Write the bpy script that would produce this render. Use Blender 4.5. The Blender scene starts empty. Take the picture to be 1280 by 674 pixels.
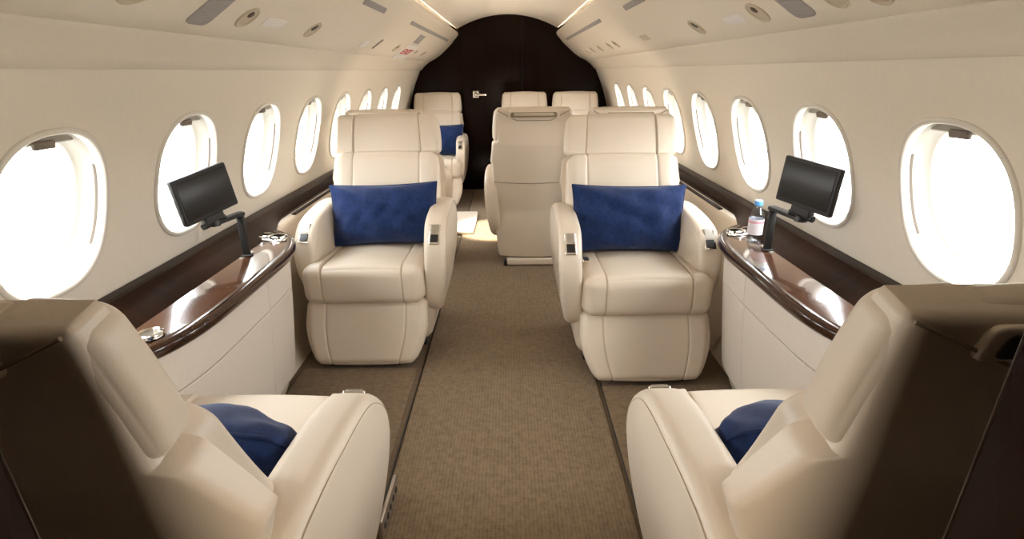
import bpy, bmesh, math, random
from mathutils import Vector, Matrix, Euler
random.seed(7)
scene = bpy.context.scene
col = scene.collection
PI = math.pi

# ------------------------------------------------------------------ materials
def mat(name, base=(.5, .5, .5), rough=.5, metal=0., coat=0., spec=.5, noise=None, bump=None, emit=None):
    m = bpy.data.materials.new(name)
    m.use_nodes = True
    nt = m.node_tree
    b = nt.nodes['Principled BSDF']
    b.inputs['Base Color'].default_value = (*base, 1)
    b.inputs['Roughness'].default_value = rough
    b.inputs['Metallic'].default_value = metal
    b.inputs['Coat Weight'].default_value = coat
    b.inputs['Coat Roughness'].default_value = .04
    b.inputs['Specular IOR Level'].default_value = spec
    tc = nt.nodes.new('ShaderNodeTexCoord')
    if noise:                                   # (scale xyz, second colour, lo, hi)
        sc, c2, lo, hi = noise
        mp = nt.nodes.new('ShaderNodeMapping'); mp.inputs['Scale'].default_value = sc
        nz = nt.nodes.new('ShaderNodeTexNoise'); nz.inputs['Scale'].default_value = 1; nz.inputs['Detail'].default_value = 5
        rp = nt.nodes.new('ShaderNodeValToRGB')
        rp.color_ramp.elements[0].position = lo; rp.color_ramp.elements[0].color = (*base, 1)
        rp.color_ramp.elements[1].position = hi; rp.color_ramp.elements[1].color = (*c2, 1)
        nt.links.new(tc.outputs['Object'], mp.inputs['Vector']); nt.links.new(mp.outputs[0], nz.inputs['Vector'])
        nt.links.new(nz.outputs['Fac'], rp.inputs[0]); nt.links.new(rp.outputs[0], b.inputs['Base Color'])
    if bump:                                    # (scale xyz, strength, distance)
        sc, st, di = bump
        mp = nt.nodes.new('ShaderNodeMapping'); mp.inputs['Scale'].default_value = sc
        nz = nt.nodes.new('ShaderNodeTexNoise'); nz.inputs['Scale'].default_value = 1; nz.inputs['Detail'].default_value = 3
        bp = nt.nodes.new('ShaderNodeBump'); bp.inputs['Strength'].default_value = st; bp.inputs['Distance'].default_value = di
        nt.links.new(tc.outputs['Object'], mp.inputs['Vector']); nt.links.new(mp.outputs[0], nz.inputs['Vector'])
        nt.links.new(nz.outputs['Fac'], bp.inputs['Height']); nt.links.new(bp.outputs[0], b.inputs['Normal'])
    if emit:
        b.inputs['Emission Color'].default_value = (*emit[0], 1); b.inputs['Emission Strength'].default_value = emit[1]
    return m

LEATHER = mat('cream_leather', (.625, .535, .43), .42, noise=((3, 3, 3), (.655, .565, .46), .35, .65), bump=((260, 260, 260), .12, .002))
LEATHER_SEAM = mat('leather_seam', (.22, .165, .11), .7)
STITCH = mat('stitch_thread', (.46, .37, .27), .8)
PANEL = mat('sidewall_cream', (.70, .625, .52), .62, noise=((60, 60, 60), (.72, .645, .535), .3, .7))
HEADLINER = mat('headliner_cream', (.80, .74, .66), .7)
SOFFIT = mat('overhead_panel_cream', (.70, .62, .51), .6, noise=((80, 80, 80), (.72, .64, .53), .3, .7))
CABINET = mat('cabinet_cream', (.67, .60, .52), .5, noise=((90, 90, 90), (.70, .625, .54), .3, .7))
WOOD = mat('dark_glossy_wood', (.024, .009, .0045), .16, coat=.3, spec=.3, noise=((3, 40, 14), (.05, .019, .009), .3, .75))
WOODTOP = mat('brown_veneer_top', (.085, .034, .016), .2, coat=1.0, noise=((30, 3, 14), (.12, .05, .024), .3, .75))
BULKHEAD = mat('bulkhead_veneer', (.0075, .0024, .0011), .16, coat=.0, spec=.10, noise=((22, 8, 2), (.013, .0042, .002), .3, .75))
CHROME = mat('chrome', (.78, .75, .70), .12, 1.0)
SATIN = mat('satin_metal', (.55, .52, .47), .35, 1.0)
BLACK = mat('black_plastic', (.012, .011, .011), .4)
CHAR = mat('charcoal_plastic', (.024, .022, .021), .5, spec=.3)
SCREEN = mat('screen_glass', (.016, .0135, .0115), .34, spec=.3)
GRILLE = mat('grey_grille', (.34, .31, .29), .75)
TAUPE = mat('taupe_fixture', (.50, .42, .31), .5)
PLACARD = mat('placard_white', (.74, .70, .66), .5)
RED = mat('sign_red', (.55, .03, .03), .5)
TABDARK = mat('shade_tab_brown', (.17, .13, .10), .45)
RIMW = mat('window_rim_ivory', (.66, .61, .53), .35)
REVEAL = mat('window_reveal_darkened', (.30, .272, .228), .55)  # reveal ivory darkened in the colour to offset the strong daylight
SHADE = mat('window_shade_darkened', (.32, .285, .235), .6)  # blind darkened in the colour too, against the same daylight
WOODSATIN = mat('dado_wood', (.011, .004, .0022), .30, spec=.10, noise=((3, 40, 14), (.024, .009, .0045), .3, .75))
SLOTDARK = mat('slot_shadow_gap', (.10, .075, .055), .8)
PLASTICBLUE = mat('bottle_cap_blue', (.12, .35, .75), .35)
LABELW = mat('bottle_label', (.80, .72, .74), .5)
LABELP = mat('bottle_label_pink', (.75, .36, .42), .5)
RUBBER = mat('dark_track', (.03, .024, .018), .6)
BRONZE = mat('bracket_bronze', (.42, .36, .30), .38, .8)

def weave(name, c1, c2, sx, sy, bumpd=.002, rough=.9, axis=0):
    m = bpy.data.materials.new(name); m.use_nodes = True
    nt = m.node_tree; b = nt.nodes['Principled BSDF']
    b.inputs['Roughness'].default_value = rough; b.inputs['Specular IOR Level'].default_value = .15
    b.inputs['Sheen Weight'].default_value = .15
    tc = nt.nodes.new('ShaderNodeTexCoord')
    outs = []
    for d, s in (('X', sx), ('Y', sy)):
        w = nt.nodes.new('ShaderNodeTexWave'); w.wave_type = 'BANDS'; w.bands_direction = d
        w.inputs['Scale'].default_value = s; w.inputs['Distortion'].default_value = 2.5; w.inputs['Detail'].default_value = 2; w.inputs['Detail Scale'].default_value = 2
        nt.links.new(tc.outputs['Object'], w.inputs['Vector']); outs.append(w)
    mx = nt.nodes.new('ShaderNodeMath'); mx.operation = 'MULTIPLY'
    nt.links.new(outs[0].outputs['Fac'], mx.inputs[0]); nt.links.new(outs[1].outputs['Fac'], mx.inputs[1])
    nz = nt.nodes.new('ShaderNodeTexNoise'); nz.inputs['Scale'].default_value = 55; nz.inputs['Detail'].default_value = 4
    nt.links.new(tc.outputs['Object'], nz.inputs['Vector'])
    ad = nt.nodes.new('ShaderNodeMath'); ad.operation = 'MULTIPLY_ADD'; ad.inputs[1].default_value = .38
    nt.links.new(mx.outputs[0], ad.inputs[0]); 
    ns = nt.nodes.new('ShaderNodeMath'); ns.operation = 'MULTIPLY'; ns.inputs[1].default_value = .8
    nt.links.new(nz.outputs['Fac'], ns.inputs[0]); nt.links.new(ns.outputs[0], ad.inputs[2])
    rp = nt.nodes.new('ShaderNodeValToRGB')
    rp.color_ramp.elements[0].position = .15; rp.color_ramp.elements[0].color = (*c1, 1)
    rp.color_ramp.elements[1].position = .75; rp.color_ramp.elements[1].color = (*c2, 1)
    nt.links.new(ad.outputs[0], rp.inputs[0]); nt.links.new(rp.outputs[0], b.inputs['Base Color'])
    bp = nt.nodes.new('ShaderNodeBump'); bp.inputs['Strength'].default_value = .6; bp.inputs['Distance'].default_value = bumpd
    nt.links.new(ad.outputs[0], bp.inputs['Height']); nt.links.new(bp.outputs[0], b.inputs['Normal'])
    return m
CARPET = weave('aisle_carpet_brown', (.112, .075, .041), (.250, .178, .106), 25, 55)
MATC = weave('side_carpet_brown', (.110, .073, .040), (.225, .158, .095), 55, 24)
FLOORC = weave('floor_carpet_brown', (.105, .07, .04), (.19, .135, .08), 24, 24)
NAVY = weave('navy_woven_cloth', (.0035, .0095, .045), (.012, .032, .115), 160, 160, .0008, .85)
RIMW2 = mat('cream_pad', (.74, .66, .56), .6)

def glass_mat(name, refl=.08, tint=(1, 1, 1)):
    m = bpy.data.materials.new(name); m.use_nodes = True
    nt = m.node_tree; nt.nodes.clear()
    o = nt.nodes.new('ShaderNodeOutputMaterial'); mx = nt.nodes.new('ShaderNodeMixShader')
    t = nt.nodes.new('ShaderNodeBsdfTransparent'); t.inputs[0].default_value = (*tint, 1)
    g = nt.nodes.new('ShaderNodeBsdfGlossy'); g.inputs['Roughness'].default_value = .03
    lw = nt.nodes.new('ShaderNodeLayerWeight'); lw.inputs[0].default_value = .5
    pw = nt.nodes.new('ShaderNodeMath'); pw.operation = 'POWER'; pw.inputs[1].default_value = 4.5
    ml = nt.nodes.new('ShaderNodeMath'); ml.operation = 'MULTIPLY_ADD'; ml.inputs[1].default_value = .7; ml.inputs[2].default_value = refl * .4
    nt.links.new(lw.outputs['Facing'], pw.inputs[0]); nt.links.new(pw.outputs[0], ml.inputs[0]); nt.links.new(ml.outputs[0], mx.inputs[0]); nt.links.new(t.outputs[0], mx.inputs[1]); nt.links.new(g.outputs[0], mx.inputs[2])
    nt.links.new(mx.outputs[0], o.inputs[0])
    return m
PANE = glass_mat('window_pane', .12, (.97, .98, .98))
PET = glass_mat('bottle_clear', .25, (.86, .90, .93))

# ------------------------------------------------------------------ object helpers
def link(name, me, m, parent=None, smooth=True, angle=40):
    if m is not None:
        me.materials.append(m)
    if smooth:
        me.shade_smooth(); me.set_sharp_from_angle(angle=math.radians(angle))
    o = bpy.data.objects.new(name, me); col.objects.link(o)
    if parent is not None: o.parent = parent
    return o
def from_data(name, vs, fs, m, parent=None, smooth=True, angle=40, fix=True):
    me = bpy.data.meshes.new(name); me.from_pydata([tuple(v) for v in vs], [], fs)
    if fix:
        bm = bmesh.new(); bm.from_mesh(me); bmesh.ops.recalc_face_normals(bm, faces=bm.faces); bm.to_mesh(me); bm.free()
    return link(name, me, m, parent, smooth, angle)
def thing(name, label, cat, loc=(0, 0, 0), rz=0, group=None):
    o = bpy.data.objects.new(name, None); col.objects.link(o)
    o.empty_display_size = .1
    o.location = loc; o.rotation_euler = (0, 0, rz); o['label'] = label; o['category'] = cat
    if group: o['group'] = group
    return o
def tag(o, label, cat, group=None):
    o['label'] = label; o['category'] = cat
    if group: o['group'] = group
    return o
def structure(o):
    o['kind'] = 'structure'; return o

class MB:
    """collects vertices and faces of one mesh"""
    def __init__(s): s.v = []; s.f = []
    def add(s, vs, fs):
        n = len(s.v); s.v += [Vector(v) for v in vs]; s.f += [tuple(i + n for i in f) for f in fs]; return s
    def build(s, name, m, parent=None, smooth=True, angle=40, fix=True):
        return from_data(name, s.v, s.f, m, parent, smooth, angle, fix)
    def xf(s, fn):
        s.v = [Vector(fn(*v)) for v in s.v]; return s

def rbox(w, d, h, r, gx=(), gdepth=.005, gw=.0035, n=10, crown=0., fn=None, res=None):
    """rounded box centred at the origin; gx: seam grooves at these x; crown puffs the faces out"""
    def axis(L, cuts=()):
        a = L / 2; r_ = min(r, a * .999)
        c = {round(k, 5) for k in (-a, a)}
        for t in (.12, .3, .5, .7, .88, 1.): c |= {round(-a + r_ * t, 5), round(a - r_ * t, 5)}
        inner = a - r_
        for i in range(1, n): c.add(round(-inner + 2 * inner * i / n, 5))
        for g in cuts:
            for k in (-3, -1.6, -.8, 0, .8, 1.6, 3):
                q = round(g + k * gw, 5)
                if -a < q < a: c.add(q)
        c = sorted(c); out = [c[0]]
        for q in c[1:]:
            if q - out[-1] > 2e-4: out.append(q)
        return out
    X, Y, Z = axis(w, gx), axis(d), axis(h)
    half = (w / 2, d / 2, h / 2); rr = min(r, min(half) * .999)
    idx = {}; vs = []; fs = []
    def vert(p):
        k = (round(p[0], 5), round(p[1], 5), round(p[2], 5))
        if k in idx: return idx[k]
        q = [max(-hf + rr, min(hf - rr, c)) for c, hf in zip(p, half)]
        dv = Vector(p) - Vector(q)
        nn = dv.normalized() if dv.length > 1e-9 else Vector((0, 0, 1))
        P = Vector(q) + nn * rr
        u, v, s_ = p[0] / half[0], p[1] / half[1], p[2] / half[2]
        if crown:
            A = abs(nn.x) * (1 - v * v) * (1 - s_ * s_) + abs(nn.y) * (1 - u * u) * (1 - s_ * s_) + abs(nn.z) * (1 - u * u) * (1 - v * v)
            P += nn * crown * A
        for g in gx:
            P -= nn * (1 - abs(nn.x)) * gdepth * math.exp(-((p[0] - g) / gw) ** 2)
        if fn: P = Vector(fn(P.x, P.y, P.z))
        idx[k] = len(vs); vs.append(P); return idx[k]
    def quad(a, b, c, d): fs.append((vert(a), vert(b), vert(c), vert(d)))
    for (A, B, mk) in ((X, Y, lambda a, b, s: (a, b, s * half[2])), (X, Z, lambda a, b, s: (a, s * half[1], b)), (Y, Z, lambda a, b, s: (s * half[0], a, b))):
        for s in (-1, 1):
            for i in range(len(A) - 1):
                for j in range(len(B) - 1):
                    quad(mk(A[i], B[j], s), mk(A[i + 1], B[j], s), mk(A[i + 1], B[j + 1], s), mk(A[i], B[j + 1], s))
    mb = MB(); mb.add(vs, fs); return mb
def box(x0, x1, y0, y1, z0, z1, r=.004):
    mb = rbox(abs(x1 - x0), abs(y1 - y0), abs(z1 - z0), r, n=2)
    c = Vector(((x0 + x1) / 2, (y0 + y1) / 2, (z0 + z1) / 2))
    mb.v = [v + c for v in mb.v]; return mb

def smooth_loop(pts, n=6):
    """closed Catmull-Rom through 2D points"""
    out = []; N = len(pts)
    for i in range(N):
        p0, p1, p2, p3 = (Vector(pts[(i + k) % N]) for k in (-1, 0, 1, 2))
        for j in range(n):
            t = j / n
            out.append(.5 * ((2 * p1) + (p2 - p0) * t + (2 * p0 - 5 * p1 + 4 * p2 - p3) * t * t + (3 * p1 - p0 - 3 * p2 + p3) * t ** 3))
    return out
def round_poly(pts, r, n=5):
    """closed polygon with every corner rounded by r (number or one per corner)"""
    out = []; N = len(pts)
    for i in range(N):
        a, p, b = Vector(pts[i - 1]), Vector(pts[i]), Vector(pts[(i + 1) % N])
        rr = r[i] if isinstance(r, (list, tuple)) else r
        da, db = (a - p), (b - p)
        k = min(rr, da.length * .49, db.length * .49)
        A = p + da.normalized() * k; B = p + db.normalized() * k
        for j in range(n + 1):
            t = j / n
            out.append((1 - t) ** 2 * A + 2 * t * (1 - t) * p + t * t * B)
    return out
def slab(outline, T, r, k=5, puff=0., fn=None):
    """closed 2D outline given thickness T along c with edges rounded by r; fn(a,b,c)->xyz"""
    pts = [Vector(p) for p in outline]; N = len(pts)
    area = sum(pts[i].x * pts[(i + 1) % N].y - pts[(i + 1) % N].x * pts[i].y for i in range(N))
    if area < 0: pts.reverse()
    nrm = []
    for i in range(N):
        e = pts[(i + 1) % N] - pts[i - 1]
        if e.length < 1e-9: e = Vector((1, 0))
        nrm.append(Vector((e.y, -e.x)).normalized())
    rings = []
    for j in range(k + 1):
        f = PI / 2 * j / k
        rings.append((r * (1 - math.sin(f)), -(T / 2 - r) - r * math.cos(f)))
    rings += [(i_, -c) for i_, c in reversed(rings)]
    vs = []; fs = []
    for ins, c in rings:
        for p, q in zip(pts, nrm):
            a = p - q * ins; vs.append((a.x, a.y, c))
    R = len(rings)
    for j in range(R - 1):
        for i in range(N):
            i2 = (i + 1) % N
            fs.append((j * N + i, j * N + i2, (j + 1) * N + i2, (j + 1) * N + i))
    bm = bmesh.new(); bv = [bm.verts.new(v) for v in vs]
    for f in fs: bm.faces.new([bv[i] for i in f])
    caps = [bm.faces.new([bv[i] for i in range(N)]), bm.faces.new([bv[(R - 1) * N + i] for i in range(N)])]
    bmesh.ops.triangulate(bm, faces=caps)
    bm.verts.ensure_lookup_table(); bm.verts.index_update()
    mb = MB()
    vv = [v.co.copy() for v in bm.verts]; ff = [[v.index for v in f.verts] for f in bm.faces]
    bm.free()
    if fn: vv = [Vector(fn(*v)) for v in vv]
    mb.add(vv, ff); return mb
def tube(path, rad, seg=8, closed=False):
    P = [Vector(p) for p in path]; n = len(P); vs = []; fs = []
    up = Vector((0, 0, 1)); last = None
    for i, p in enumerate(P):
        t = (P[(i + 1) % n] - P[i - 1]) if closed else (P[min(i + 1, n - 1)] - P[max(i - 1, 0)])
        t.normalize()
        a = last - t * last.dot(t) if last is not None else (up.cross(t) if abs(t.z) < .95 else Vector((1, 0, 0)).cross(t))
        a.normalize(); last = a; b = t.cross(a)
        rr = rad[i] if isinstance(rad, (list, tuple)) else rad
        for j in range(seg):
            f = 2 * PI * j / seg
            vs.append(p + (a * math.cos(f) + b * math.sin(f)) * rr)
    for i in range(n if closed else n - 1):
        i2 = (i + 1) % n
        for j in range(seg):
            j2 = (j + 1) % seg
            fs.append((i * seg + j, i * seg + j2, i2 * seg + j2, i2 * seg + j))
    if not closed:
        fs.append(tuple(range(seg))); fs.append(tuple((n - 1) * seg + j for j in range(seg)))
    mb = MB(); mb.add(vs, fs); return mb
def lathe(profile, seg=32, loc=(0, 0, 0)):
    vs = []; fs = []; n = len(profile)
    for r, z in profile:
        for j in range(seg):
            f = 2 * PI * j / seg
            vs.append((loc[0] + r * math.cos(f), loc[1] + r * math.sin(f), loc[2] + z))
    for i in range(n - 1):
        for j in range(seg):
            j2 = (j + 1) % seg
            fs.append((i * seg + j, i * seg + j2, (i + 1) * seg + j2, (i + 1) * seg + j))
    if profile[0][0] > 1e-6: fs.append(tuple(range(seg)))
    if profile[-1][0] > 1e-6: fs.append(tuple((n - 1) * seg + j for j in range(seg)))
    mb = MB(); mb.add(vs, fs); return mb
def place(mb, M):
    mb.v = [M @ v for v in mb.v]; return mb

# ------------------------------------------------------------------ the cabin shell
Y0, Y1 = -.75, 6.34            # behind the camera .. aft bulkhead
YB = .27                       # forward bulkhead the camera looks through
WALLP = [(1.345, .945), (1.315, .958), (1.25, .988), (1.176, 1.022), (1.08, 1.056), (.98, 1.086), (.88, 1.113), (.79, 1.132), (.70, 1.145), (.60, 1.15), (.45, 1.14), (.30, 1.115), (.15, 1.06), (.0, .985), (-.02, .97)]
def wall_x(z):
    for (z0, x0), (z1, x1) in zip(WALLP, WALLP[1:]):
        if z <= z0 and z >= z1:
            return x0 + (x1 - x0) * (z0 - z) / (z0 - z1)
    return WALLP[0][1] if z > WALLP[0][0] else WALLP[-1][1]
# smooth table of the wall profile
def wall_xs(z):
    return sum(wall_x(z + d) for d in (-.03, -.015, 0, .015, .03)) / 5
WZ, WH, WW = .982, .199, .180          # window centre height, half height, half width
def oval(t, k=1.0):
    e = 2 / 2.45
    c, s = math.cos(t), math.sin(t)
    return (math.copysign(abs(c) ** e, c) * WW * k, math.copysign(abs(s) ** e, s) * WH * k)
PITCH = .587
WINY = [1.28 + PITCH * k for k in range(-1, 8)]
ZT, ZB = 1.235, .745
NO = 64
def make_wall(side, name):
    mb = MB()
    def pt(y, z): return (side * wall_xs(z), y, z)
    for cy in WINY:
        a, b = cy - PITCH / 2, cy + PITCH / 2
        rings = []
        for k in range(7):
            f = k / 6; ring = []
            for i in range(NO):
                t = 2 * PI * i / NO
                ox, oz = oval(t)
                # ray from the centre to the cell's rectangle
                dx, dz = math.cos(t), math.sin(t)
                hz = (ZT - WZ) if dz > 0 else (WZ - ZB)
                m = 1e9
                if abs(dx) > 1e-9: m = min(m, PITCH / 2 / abs(dx))
                if abs(dz) > 1e-9: m = min(m, hz / abs(dz))
                rx, rz = dx * m, dz * m
                ring.append(pt(cy + ox * (1 - f) + rx * f, WZ + oz * (1 - f) + rz * f))
            rings.append(ring)
        # true corners of the cell
        vs = [p for r_ in rings for p in r_]; fs = []
        for k in range(6):
            for i in range(NO):
                i2 = (i + 1) % NO
                fs.append((k * NO + i, k * NO + i2, (k + 1) * NO + i2, (k + 1) * NO + i))
        base = len(vs)
        hzt, hzb = ZT - WZ, WZ - ZB
        for cx_, cz_ in ((1, 1), (-1, 1), (-1, -1), (1, -1)):
            t0 = math.atan2((hzt if cz_ > 0 else -hzb), cx_ * PITCH / 2) % (2 * PI)
            i = int(t0 / (2 * PI) * NO)
            vs.append(pt(cy + cx_ * PITCH / 2, ZT if cz_ > 0 else ZB))
            fs.append((6 * NO + i, 6 * NO + (i + 1) % NO, len(vs) - 1))
        mb.add(vs, fs)
    def strip(y0, y1, zs, ny):
        n = len(zs); vs = []; fs = []
        for i in range(ny + 1):
            y = y0 + (y1 - y0) * i / ny
            for z in zs: vs.append(pt(y, z))
        for i in range(ny):
            for j in range(n - 1):
                fs.append((i * n + j, i * n + j + 1, (i + 1) * n + j + 1, (i + 1) * n + j))
        mb.add(vs, fs)
    ya, yb = WINY[0] - PITCH / 2, WINY[-1] + PITCH / 2
    top = [1.345, 1.315, 1.28, ZT]; mid = [ZT - (ZT - ZB) * i / 14 for i in range(15)]; low = [ZB - (ZB + .02) * i / 16 for i in range(17)]
    strip(Y0, Y1, top, 8); strip(Y0, Y1, low, 8); strip(Y0, ya, mid, 2); strip(yb, Y1, mid, 2)
    o = mb.build(name, PANEL, None, True, 30, False)
    return structure(o)
make_wall(-1, 'wall_left'); make_wall(1, 'wall_right')

# windows: rim, reveal, shade, tab, two panes
def frame_at(side, cy):
    slope = (wall_xs(WZ - WH) - wall_xs(WZ + WH)) / (2 * WH)       # wall moves outward going down
    nrm = Vector((side, 0, slope)).normalized()                      # outward
    return nrm
def make_window(side, cy, i):
    w = thing('window_%d' % i, '', '')
    del w['label']; del w['category']; structure(w)
    nrm = frame_at(side, cy)
    def wp(u, v, out=0., k=1.0):
        z = WZ + v * k
        p = Vector((side * wall_xs(z), cy + u * k, z))
        if out > .03:                     # deeper rings flatten onto a plane
            zc = Vector((side * wall_xs(WZ), cy, WZ)); up = Vector((-side * (wall_xs(WZ - WH) - wall_xs(WZ + WH)) / (2 * WH), 0, 1)).normalized()
            p = zc + up * (v * k) + Vector((0, 1, 0)) * (u * k)
        return p + nrm * out
    T = [2 * PI * j / NO for j in range(NO)]
    # rim: a rounded bead standing slightly proud of the wall
    mb = MB(); prof = [(1.045, .001), (1.045, -.004), (1.03, -.0075), (1.0, -.008), (.975, -.005), (.965, .004), (.965, .02)]
    vs = []; fs = []
    for k, d in prof:
        for t in T:
            u, v = oval(t); vs.append(wp(u, v, d, k))
    for a in range(len(prof) - 1):
        for j in range(NO):
            j2 = (j + 1) % NO; fs.append((a * NO + j, a * NO + j2, (a + 1) * NO + j2, (a + 1) * NO + j))
    mb.add(vs, fs); mb.build('rim', RIMW, w, True, 60, False)
    # reveal: funnels out to the smaller outer opening with two steps
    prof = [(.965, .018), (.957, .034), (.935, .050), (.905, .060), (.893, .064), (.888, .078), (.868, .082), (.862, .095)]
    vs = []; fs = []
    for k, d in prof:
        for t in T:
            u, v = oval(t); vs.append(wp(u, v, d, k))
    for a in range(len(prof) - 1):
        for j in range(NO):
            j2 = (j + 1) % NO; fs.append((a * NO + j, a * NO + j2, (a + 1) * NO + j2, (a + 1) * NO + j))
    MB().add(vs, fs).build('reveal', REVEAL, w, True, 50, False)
    # retracted shade: the segment closing the top of the oval, with its pull tab
    zc = .155
    pts = []
    ts = [t for t in T if oval(t)[1] * .955 > zc]
    outer = [(oval(t)[0] * .955, oval(t)[1] * .955) for t in ts]
    pts = [wp(u, v, .030) for u, v in outer] + [wp(u, v, .036) for u, v in outer]
    n = len(outer)
    fs = [tuple(range(n)), tuple(range(2 * n - 1, n - 1, -1))] + [(j, (j + 1) % n, n + (j + 1) % n, n + j) for j in range(n)]
    sh = from_data('shade', pts, fs, SHADE, w, False)
    tb = rbox(.062, .012, .020, .0055, n=2)
    up = Vector((-nrm.z * side, 0, nrm.x * side)) if True else None
    M = Matrix.Translation(wp(0, zc + .008, .024)) @ Matrix((( 0, nrm.x, up.x, 0), (1, nrm.y, up.y, 0), (0, nrm.z, up.z, 0), (0, 0, 0, 1)))
    place(tb, M).build('shade_tab', TABDARK, sh)
    # slot of the shade track along the aft side of the reveal
    vs = []; fs = []
    ang = [math.radians(a) for a in range(-34, 27, 4)]
    for a in ang:
        u, v = oval(a)
        vs.append(wp(u, v, .015, .9590)); vs.append(wp(u, v, .0215, .9535))
    for j in range(len(ang) - 1): fs.append((2 * j, 2 * j + 1, 2 * j + 3, 2 * j + 2))
    from_data('shade_track', vs, fs, SLOTDARK, w, True)
    for d, k in ((.066, .893), (.090, .865)):
        vs = [wp(*oval(t), d, k) for t in T]
        from_data('pane', vs, [tuple(range(NO))], PANE, w, False)
    # daylight portal just outside the outer pane
    L = bpy.data.lights.new('window_portal', 'AREA'); L.shape = 'RECTANGLE'; L.size = .30; L.size_y = .33; L.cycles.is_portal = True
    lo = bpy.data.objects.new('window_portal', L); col.objects.link(lo)
    lo.location = Vector((side * wall_xs(WZ), cy, WZ)) + nrm * .115
    lo.rotation_euler = (-nrm).to_track_quat('-Z', 'Y').to_euler()
n = 0
for side in (-1, 1):
    for cy in WINY:
        n += 1; make_window(side, cy, n)

# ceiling dome, with the roof skin behind the overhead panels
def loft(profile, ys, m, name, angle=35):
    vs = []; fs = []; n = len(profile)
    for y in ys:
        for x, z in profile: vs.append((x, y, z))
    for i in range(len(ys) - 1):
        for j in range(n - 1):
            fs.append((i * n + j, i * n + j + 1, (i + 1) * n + j + 1, (i + 1) * n + j))
    return from_data(name, vs, fs, m, None, True, angle, False)
Rd = 1.12
dome = []
for i in range(25):
    x = -.535 + 1.07 * i / 24
    dome.append((x, 1.866 - Rd + math.sqrt(Rd * Rd - x * x)))
edge = dome[-1]
roof = [(edge[0], edge[1]), (.575, 1.752), (.62, 1.766), (.72, 1.754), (.86, 1.60), (.985, 1.40), (1.0, 1.33)]
prof = [(-x, z) for x, z in reversed(roof[1:])] + dome + roof[1:]
structure(loft(prof, [Y0 + (Y1 - Y0) * i / 10 for i in range(11)], HEADLINER, 'ceiling'))

# overhead panels (soffits) with rounded nose
SOFF = [(.60, 1.708), (.56, 1.711), (.54, 1.705), (.528, 1.692), (.5255, 1.682), (.528, 1.670), (.540, 1.652), (.56, 1.630), (.60, 1.583), (.66, 1.530), (.717, 1.479), (.78, 1.437), (.848, 1.403), (.852, 1.4045), (.853, 1.409)]
BAND = [(.8535, 1.404), (.8555, 1.399), (.866, 1.391), (.90, 1.366), (.925, 1.341), (.944, 1.319), (.956, 1.3155), (.968, 1.316)]
ys = [Y0 + (Y1 - Y0) * i / 10 for i in range(11)]
for s, a, b in ((-1, 'trim_1', 'trim_3'), (1, 'trim_2', 'trim_4')):
    structure(loft([(s * x, z) for x, z in SOFF], ys, SOFFIT, a, 60))
    structure(loft([(s * x, z) for x, z in [(.853, 1.412)] + BAND], ys, SOFFIT, b, 60))
SP = [(.53, 1.69), (.525, 1.672), (.56, 1.63), (.60, 1.583), (.66, 1.53), (.717, 1.479), (.78, 1.437), (.85, 1.402)]
def soffit_frame(side, y, s):
    """point on the overhead panel s metres down its face: matrix with X fore-aft, Y down the face, Z out into the cabin"""
    for (x0, z0), (x1, z1) in zip(SP, SP[1:]):
        L = math.hypot(x1 - x0, z1 - z0)
        if s <= L: break
        s -= L
    f = s / L
    p = Vector((side * (x0 + (x1 - x0) * f), y, z0 + (z1 - z0) * f))
    dn = Vector((side * (x1 - x0), 0, z1 - z0)).normalized()
    ax = Vector((0, 1, 0)); nz = ax.cross(dn)
    if nz.z > 0: ax = -ax; nz = -nz
    return Matrix(((ax.x, dn.x, nz.x, p.x), (ax.y, dn.y, nz.y, p.y), (ax.z, dn.z, nz.z, p.z), (0, 0, 0, 1)))

# floor, bulkheads
o = from_data('floor', [(-1.0, Y0, 0), (1.0, Y0, 0), (1.0, Y1, 0), (-1.0, Y1, 0)], [(0, 1, 2, 3)], FLOORC, None, False); structure(o)
full = [(-x, z) for z, x in reversed(WALLP)][::-1]
shell_r = [(wall_x(z) + .03, z) for z in (-.02, .15, .3, .45, .6, .75, .9, 1.05, 1.2, 1.33)]
top_r = [(.99, 1.42), (.86, 1.63), (.72, 1.785), (.56, 1.79)]
outline = shell_r + top_r + [(x, z + .02) for x, z in reversed(dome)][1:-1] + [(-x, z) for x, z in reversed(top_r)] + [(-x, z) for x, z in reversed(shell_r)]
def plate(name, pts, y, T, m, r=.003, parent=None):
    mb = slab(pts, T, r, 2, fn=lambda a, b, c: (a, y + c, b))
    return mb.build(name, m, parent, False)
structure(plate('wall_back', outline, Y1 + .02, .05, BULKHEAD))
structure(plate('wall_behind_camera', outline, Y0 - .02, .05, BULKHEAD))
# door in the aft bulkhead, following the arch
dpts = [(-.496, .012), (.153, .012)] + [(x, 1.866 - Rd + math.sqrt(Rd * Rd - x * x) - .006) for x in (.153, .1, .05, 0, -.05, -.1, -.15, -.2, -.25, -.3, -.35, -.4, -.45, -.496)]
door = structure(plate('door_1', dpts, Y1 - .010, .014, BULKHEAD, .0035))
hb = lathe([(.0, .022), (.017, .021), (.021, .016), (.022, .0)], 24)
hr = place(hb, Matrix.Translation((-.355, Y1 - .016, 1.06)) @ Matrix.Rotation(PI / 2, 4, 'X')).build('handle_rose', CHROME, door)
rb = rbox(.125, .014, .024, .006, n=2); rb.v = [v + Vector((-.300, Y1 - .05, 1.058)) for v in rb.v]
rb.add(*(lambda q: (q.v, q.f))(tube([(-.355, Y1 - .02, 1.06), (-.355, Y1 - .055, 1.06)], .009, 12)))
rb.build('handle', CHROME, door)
pl_ = box(-.39, -.325, Y1 - .024, Y1 - .0165, 1.025, 1.10, .003); pl_.build('handle_plate', CHROME, door)
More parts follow.
